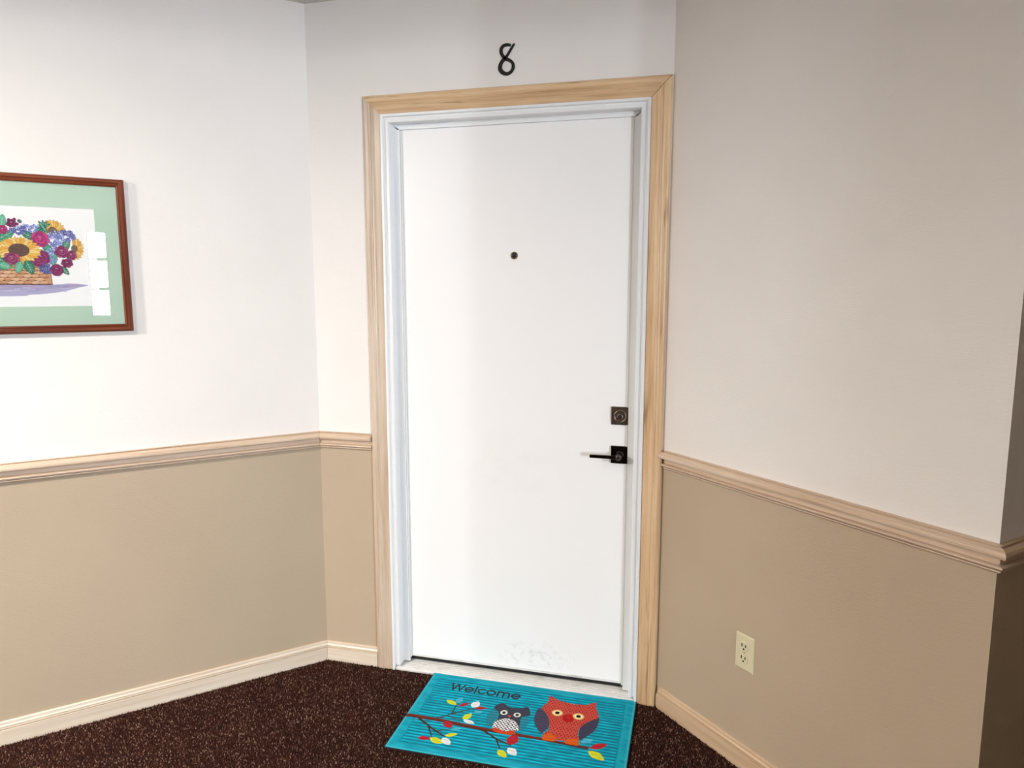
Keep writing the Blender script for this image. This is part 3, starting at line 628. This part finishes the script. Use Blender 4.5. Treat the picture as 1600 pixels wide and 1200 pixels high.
ca.seg([(bl_, bry), (brx, bry)], 2.6, lin('4c2a1e')); ca.seg([(brx-3, tyb), (brx+1, bry)], 1.8, lin('4c2a1e'))
GR = [lin('3f9a78'), lin('2e7f66'), lin('66b594'), lin('4c8f70')]
def lf(c, L, ang, asp=.5, k=0):
    d = np.array([math.cos(math.radians(ang)), -math.sin(math.radians(ang))])*L/2; c = np.array(c); ca.leaf(c-d, c+d, asp, GR[k % 4], lin('bfe0cc'), lin('24604e'), 1.)
def hyd(c, rx, ry, n, cols):
    for k in range(n):
        a = rng.uniform(0, 2*math.pi); r = math.sqrt(rng.uniform(0, 1)); x, y = c[0]+rx*r*math.cos(a), c[1]+ry*r*math.sin(a)
        ca.ell(x, y, rng.uniform(2.6, 4.2), rng.uniform(2.4, 3.8), cols[k % len(cols)], rng.uniform(0, 3), 1, lin('45509a'), .8); ca.ell(x+.6, y+.6, .9, .9, lin('f2f4fb'))
def sun(c, rx, ry, n, ir, core_c, a0=0, a1=360, rot=0):
    for lay in (0, 1):
        for k in range(n):
            a = math.radians(a0+(a1-a0)*(k+lay*.5)/n); s_ = 1-.14*lay*rng.uniform(.3, 1); dx, dy = math.cos(a)*rx*s_, -math.sin(a)*ry*s_
            ca.leaf((c[0]+dx*ir*.8, c[1]+dy*ir*.8), (c[0]+dx, c[1]+dy), .36, lin(['f3c766', 'f7dc8f', 'eeb450'][(k+lay) % 3]), None, lin('a8742c'), .8)
            ca.seg([(c[0]+dx*ir, c[1]+dy*ir), (c[0]+dx*.8, c[1]+dy*.8)], .8, lin('c98d35'))
    ca.ell(c[0], c[1], rx*ir, ry*ir, core_c, rot, 1, lin('3a2a26'), 1.2)
    for k in range(50):
        a = rng.uniform(0, 6.3); r = math.sqrt(rng.uniform(0, .8)); ca.ell(c[0]+rx*ir*r*math.cos(a), c[1]+ry*ir*r*math.sin(a), 1., 1., [lin('8d7365'), lin('3d2a28')][k % 2])
def rose(c, r, cols, ry=1., n=4):
    for k in range(7):
        a = k*6.283/7+.3; ca.ell(c[0]+math.cos(a)*r*.5, c[1]+math.sin(a)*r*.5*ry, r*.55, r*.5*ry, cols[k % 2], a, 1, cols[2], 1.)
    for k in range(n):
        rr = r*(.72-.17*k); t = np.linspace(.4+k*1.3, 5.2+k*1.3, 16); ca.ell(c[0], c[1], rr, rr*ry, cols[(k+1) % 2]); ca.seg([(c[0]+rr*math.cos(q), c[1]+rr*ry*math.sin(q)) for q in t], 1.3, cols[2])
    ca.seg([(c[0]-r*.15, c[1]-r*.3*ry), (c[0]+r*.12, c[1]-r*.25*ry)], 1.4, lin('f6c9dc'))
PK = (lin('d2508f'), lin('b83a78'), lin('742050')); PL = (lin('8e2f66'), lin('a5457a'), lin('4d1740')); RS = (lin('b45a84'), lin('963a68'), lin('5a2148'))
Bc = [lin('a9b8ea'), lin('8a9be0'), lin('c3cdf2'), lin('7f8bd0')]; Pc = [lin('6a6ab4'), lin('5557a0'), lin('8286c6')]
g = pts_
def both(fn, key, *a, **k):       # the right half is what shows; a loosely mirrored left half completes the bouquet out of sight
    fn(g[key], *a, **k); c = (2*(cxm)-g[key][0], g[key][1]+rng.uniform(-6, 6))
    if c[0] < cxm-14: fn(c, *a, **k)
for k, (key, L, an) in enumerate([('leafd', 70, 30), ('leafe', 46, 150), ('leaff', 52, 40), ('leafg', 44, 60), ('leafh', 46, 120), ('leafi', 34, -50), ('leafj', 44, 80), ('leafc', 46, 20), ('rosee', 60, 170), ('plum', 60, 20), ('hydc', 60, 100)]): both(lf, key, L, an, .5, k)
for k in range(70):     # dense foliage behind the blooms
    a = rng.uniform(0, math.pi); r = rng.uniform(.1, .8); lf((cxm+math.cos(a)*r*135, tyb-6-math.sin(a)*r*112), rng.uniform(22, 38), rng.uniform(0, 180), .5, k)
both(sun, 'suna', 36, 36, 13, .33, lin('8c7a60'), -20, 200); both(sun, 'sunb', 27, 36, 11, .3, lin('8c7a60'), -110, 100)
both(hyd, 'hyda', 36, 12, 40, Bc); both(hyd, 'purp', 24, 13, 40, Pc); both(hyd, 'purpb', 26, 17, 60, Pc)
for kk in ('leaff',): 
    for an in (30, 60, 90, 120): both(lf, kk, 44, an, .25, 1)
both(hyd, 'hydb', 21, 30, 70, Bc); both(hyd, 'hydc', 15, 24, 45, Bc)
both(rose, 'berry', 12, PL); both(rose, 'berryb', 13, PK)
for dx, dy in ((-6, -10), (8, -12), (20, -8), (14, 2), (-10, 4)): ca.ell(g['berry'][0]+dx, g['berry'][1]+dy, 4.2, 4.2, lin('8e2f5a'), 0, 1, lin('4d1740'), 1.)
ca.ell(g['berry'][0]+22, g['berry'][1]-6, 4.5, 5, lin('6a7f86'), 0, 1, lin('33424a'), 1.)
both(rose, 'plum', 25, PL, 1.1); both(rose, 'tulip', 24, PK, 1.0)
both(rose, 'rosea', 19, RS, .95); both(rose, 'roseb', 15, RS, .95); both(rose, 'rosec', 16, PL, .8)
both(hyd, 'navy', 17, 15, 45, [lin('3c4f92'), lin('2f3f80'), lin('5b6bb0')]); both(rose, 'rosed', 17, PL, 1.15)
sun((g['sun'][0]+4, g['sun'][1]-1), 58, 42, 22, .46, lin('6a5148')); c = (2*cxm-g['sun'][0]-10, g['sun'][1]-14); sun(c, 50, 40, 20, .4, lin('6a5148'))
both(rose, 'rosee', 21, RS, .85)
for key, L, an in (('leafb', 44, -70), ('leafa', 38, -110), ('leafc', 36, -20)): both(lf, key, L, an, .62, 1 if key == 'leafb' else 2)
art = sheet('art_print', ca, lambda X_, Y_, h: np.array([dL.x, dL.y, 0])*((aw1-X_/1000))[..., None]+np.array([aL_.x+nL.x*.0056, aL_.y+nL.y*.0056, 0])+np.stack([0*X_, 0*X_, av1-Y_/1000], -1), M_art, fp)
art['label'] = 'print of a woven basket full of sunflowers, roses and blue flowers'

# ------------------------------------------------------------------ windows behind the camera: first shows in the glass, others added to light the hall
for k, (a, b) in enumerate(WIN):
    wn = thing('window_%d' % (k+1), 'white three-row sash window in the wall behind the camera', 'window', P((a+b)/2, WN, WZ[0])); struct(wn); del wn['label'], wn['category']
    def wbox(mb, t0, t1, n0, n1, z0, z1): mb.quadbox([tuple(P(t, n, z)) for z in (z0, z1) for t, n in ((t0, n0), (t1, n0), (t1, n1), (t0, n1))])
    mb = MB(); f = .045; g0, g1 = .0005, TH-.001
    wbox(mb, a, a+f, WN-g0, WN+g1, *WZ); wbox(mb, b-f, b, WN-g0, WN+g1, *WZ); wbox(mb, a+f, b-f, WN-g0, WN+g1, WZ[0], WZ[0]+f); wbox(mb, a+f, b-f, WN-g0, WN+g1, WZ[1]-f, WZ[1])
    adopt(mb.build('window_frame', M_white), wn)
    for r in (1, 2): mb = MB(); zz = WZ[0]+(WZ[1]-WZ[0])*r/3; wbox(mb, a+f, b-f, WN+.03, WN+.06, zz-.022, zz+.022); adopt(mb.build('glazing_bar', M_white), wn)
    mb = MB(); wbox(mb, a+f, b-f, WN+.043, WN+.047, WZ[0]+f, WZ[1]-f); adopt(mb.build('window_pane', M_glass), wn)
# ceiling lamps out of frame; the further one is added as fill light
M_dif = emis('lit_diffuser', (1, .86, .68), 3.)
for (x, y), lab in zip(LAMPS, ('round flush ceiling light nearest the door', 'added unseen fill light further down the hall')):
    lp = thing('ceiling_lamp', lab, 'lamp', (x, y, HC))
    mb = MB(); mb.cyl((x, y, HC), (0, 0, -1), 0, 0, 0, 40, rings=[(0, .17), (.03, .17), (.04, .16)]); adopt(mb.build('lamp_base', M_white), lp)
    mb = MB(); mb.cyl((x, y, HC-.04), (0, 0, -1), 0, 0, 0, 40, rings=[(0, .155), (.03, .15), (.05, .12)]); adopt(mb.build('diffuser', M_dif), lp)
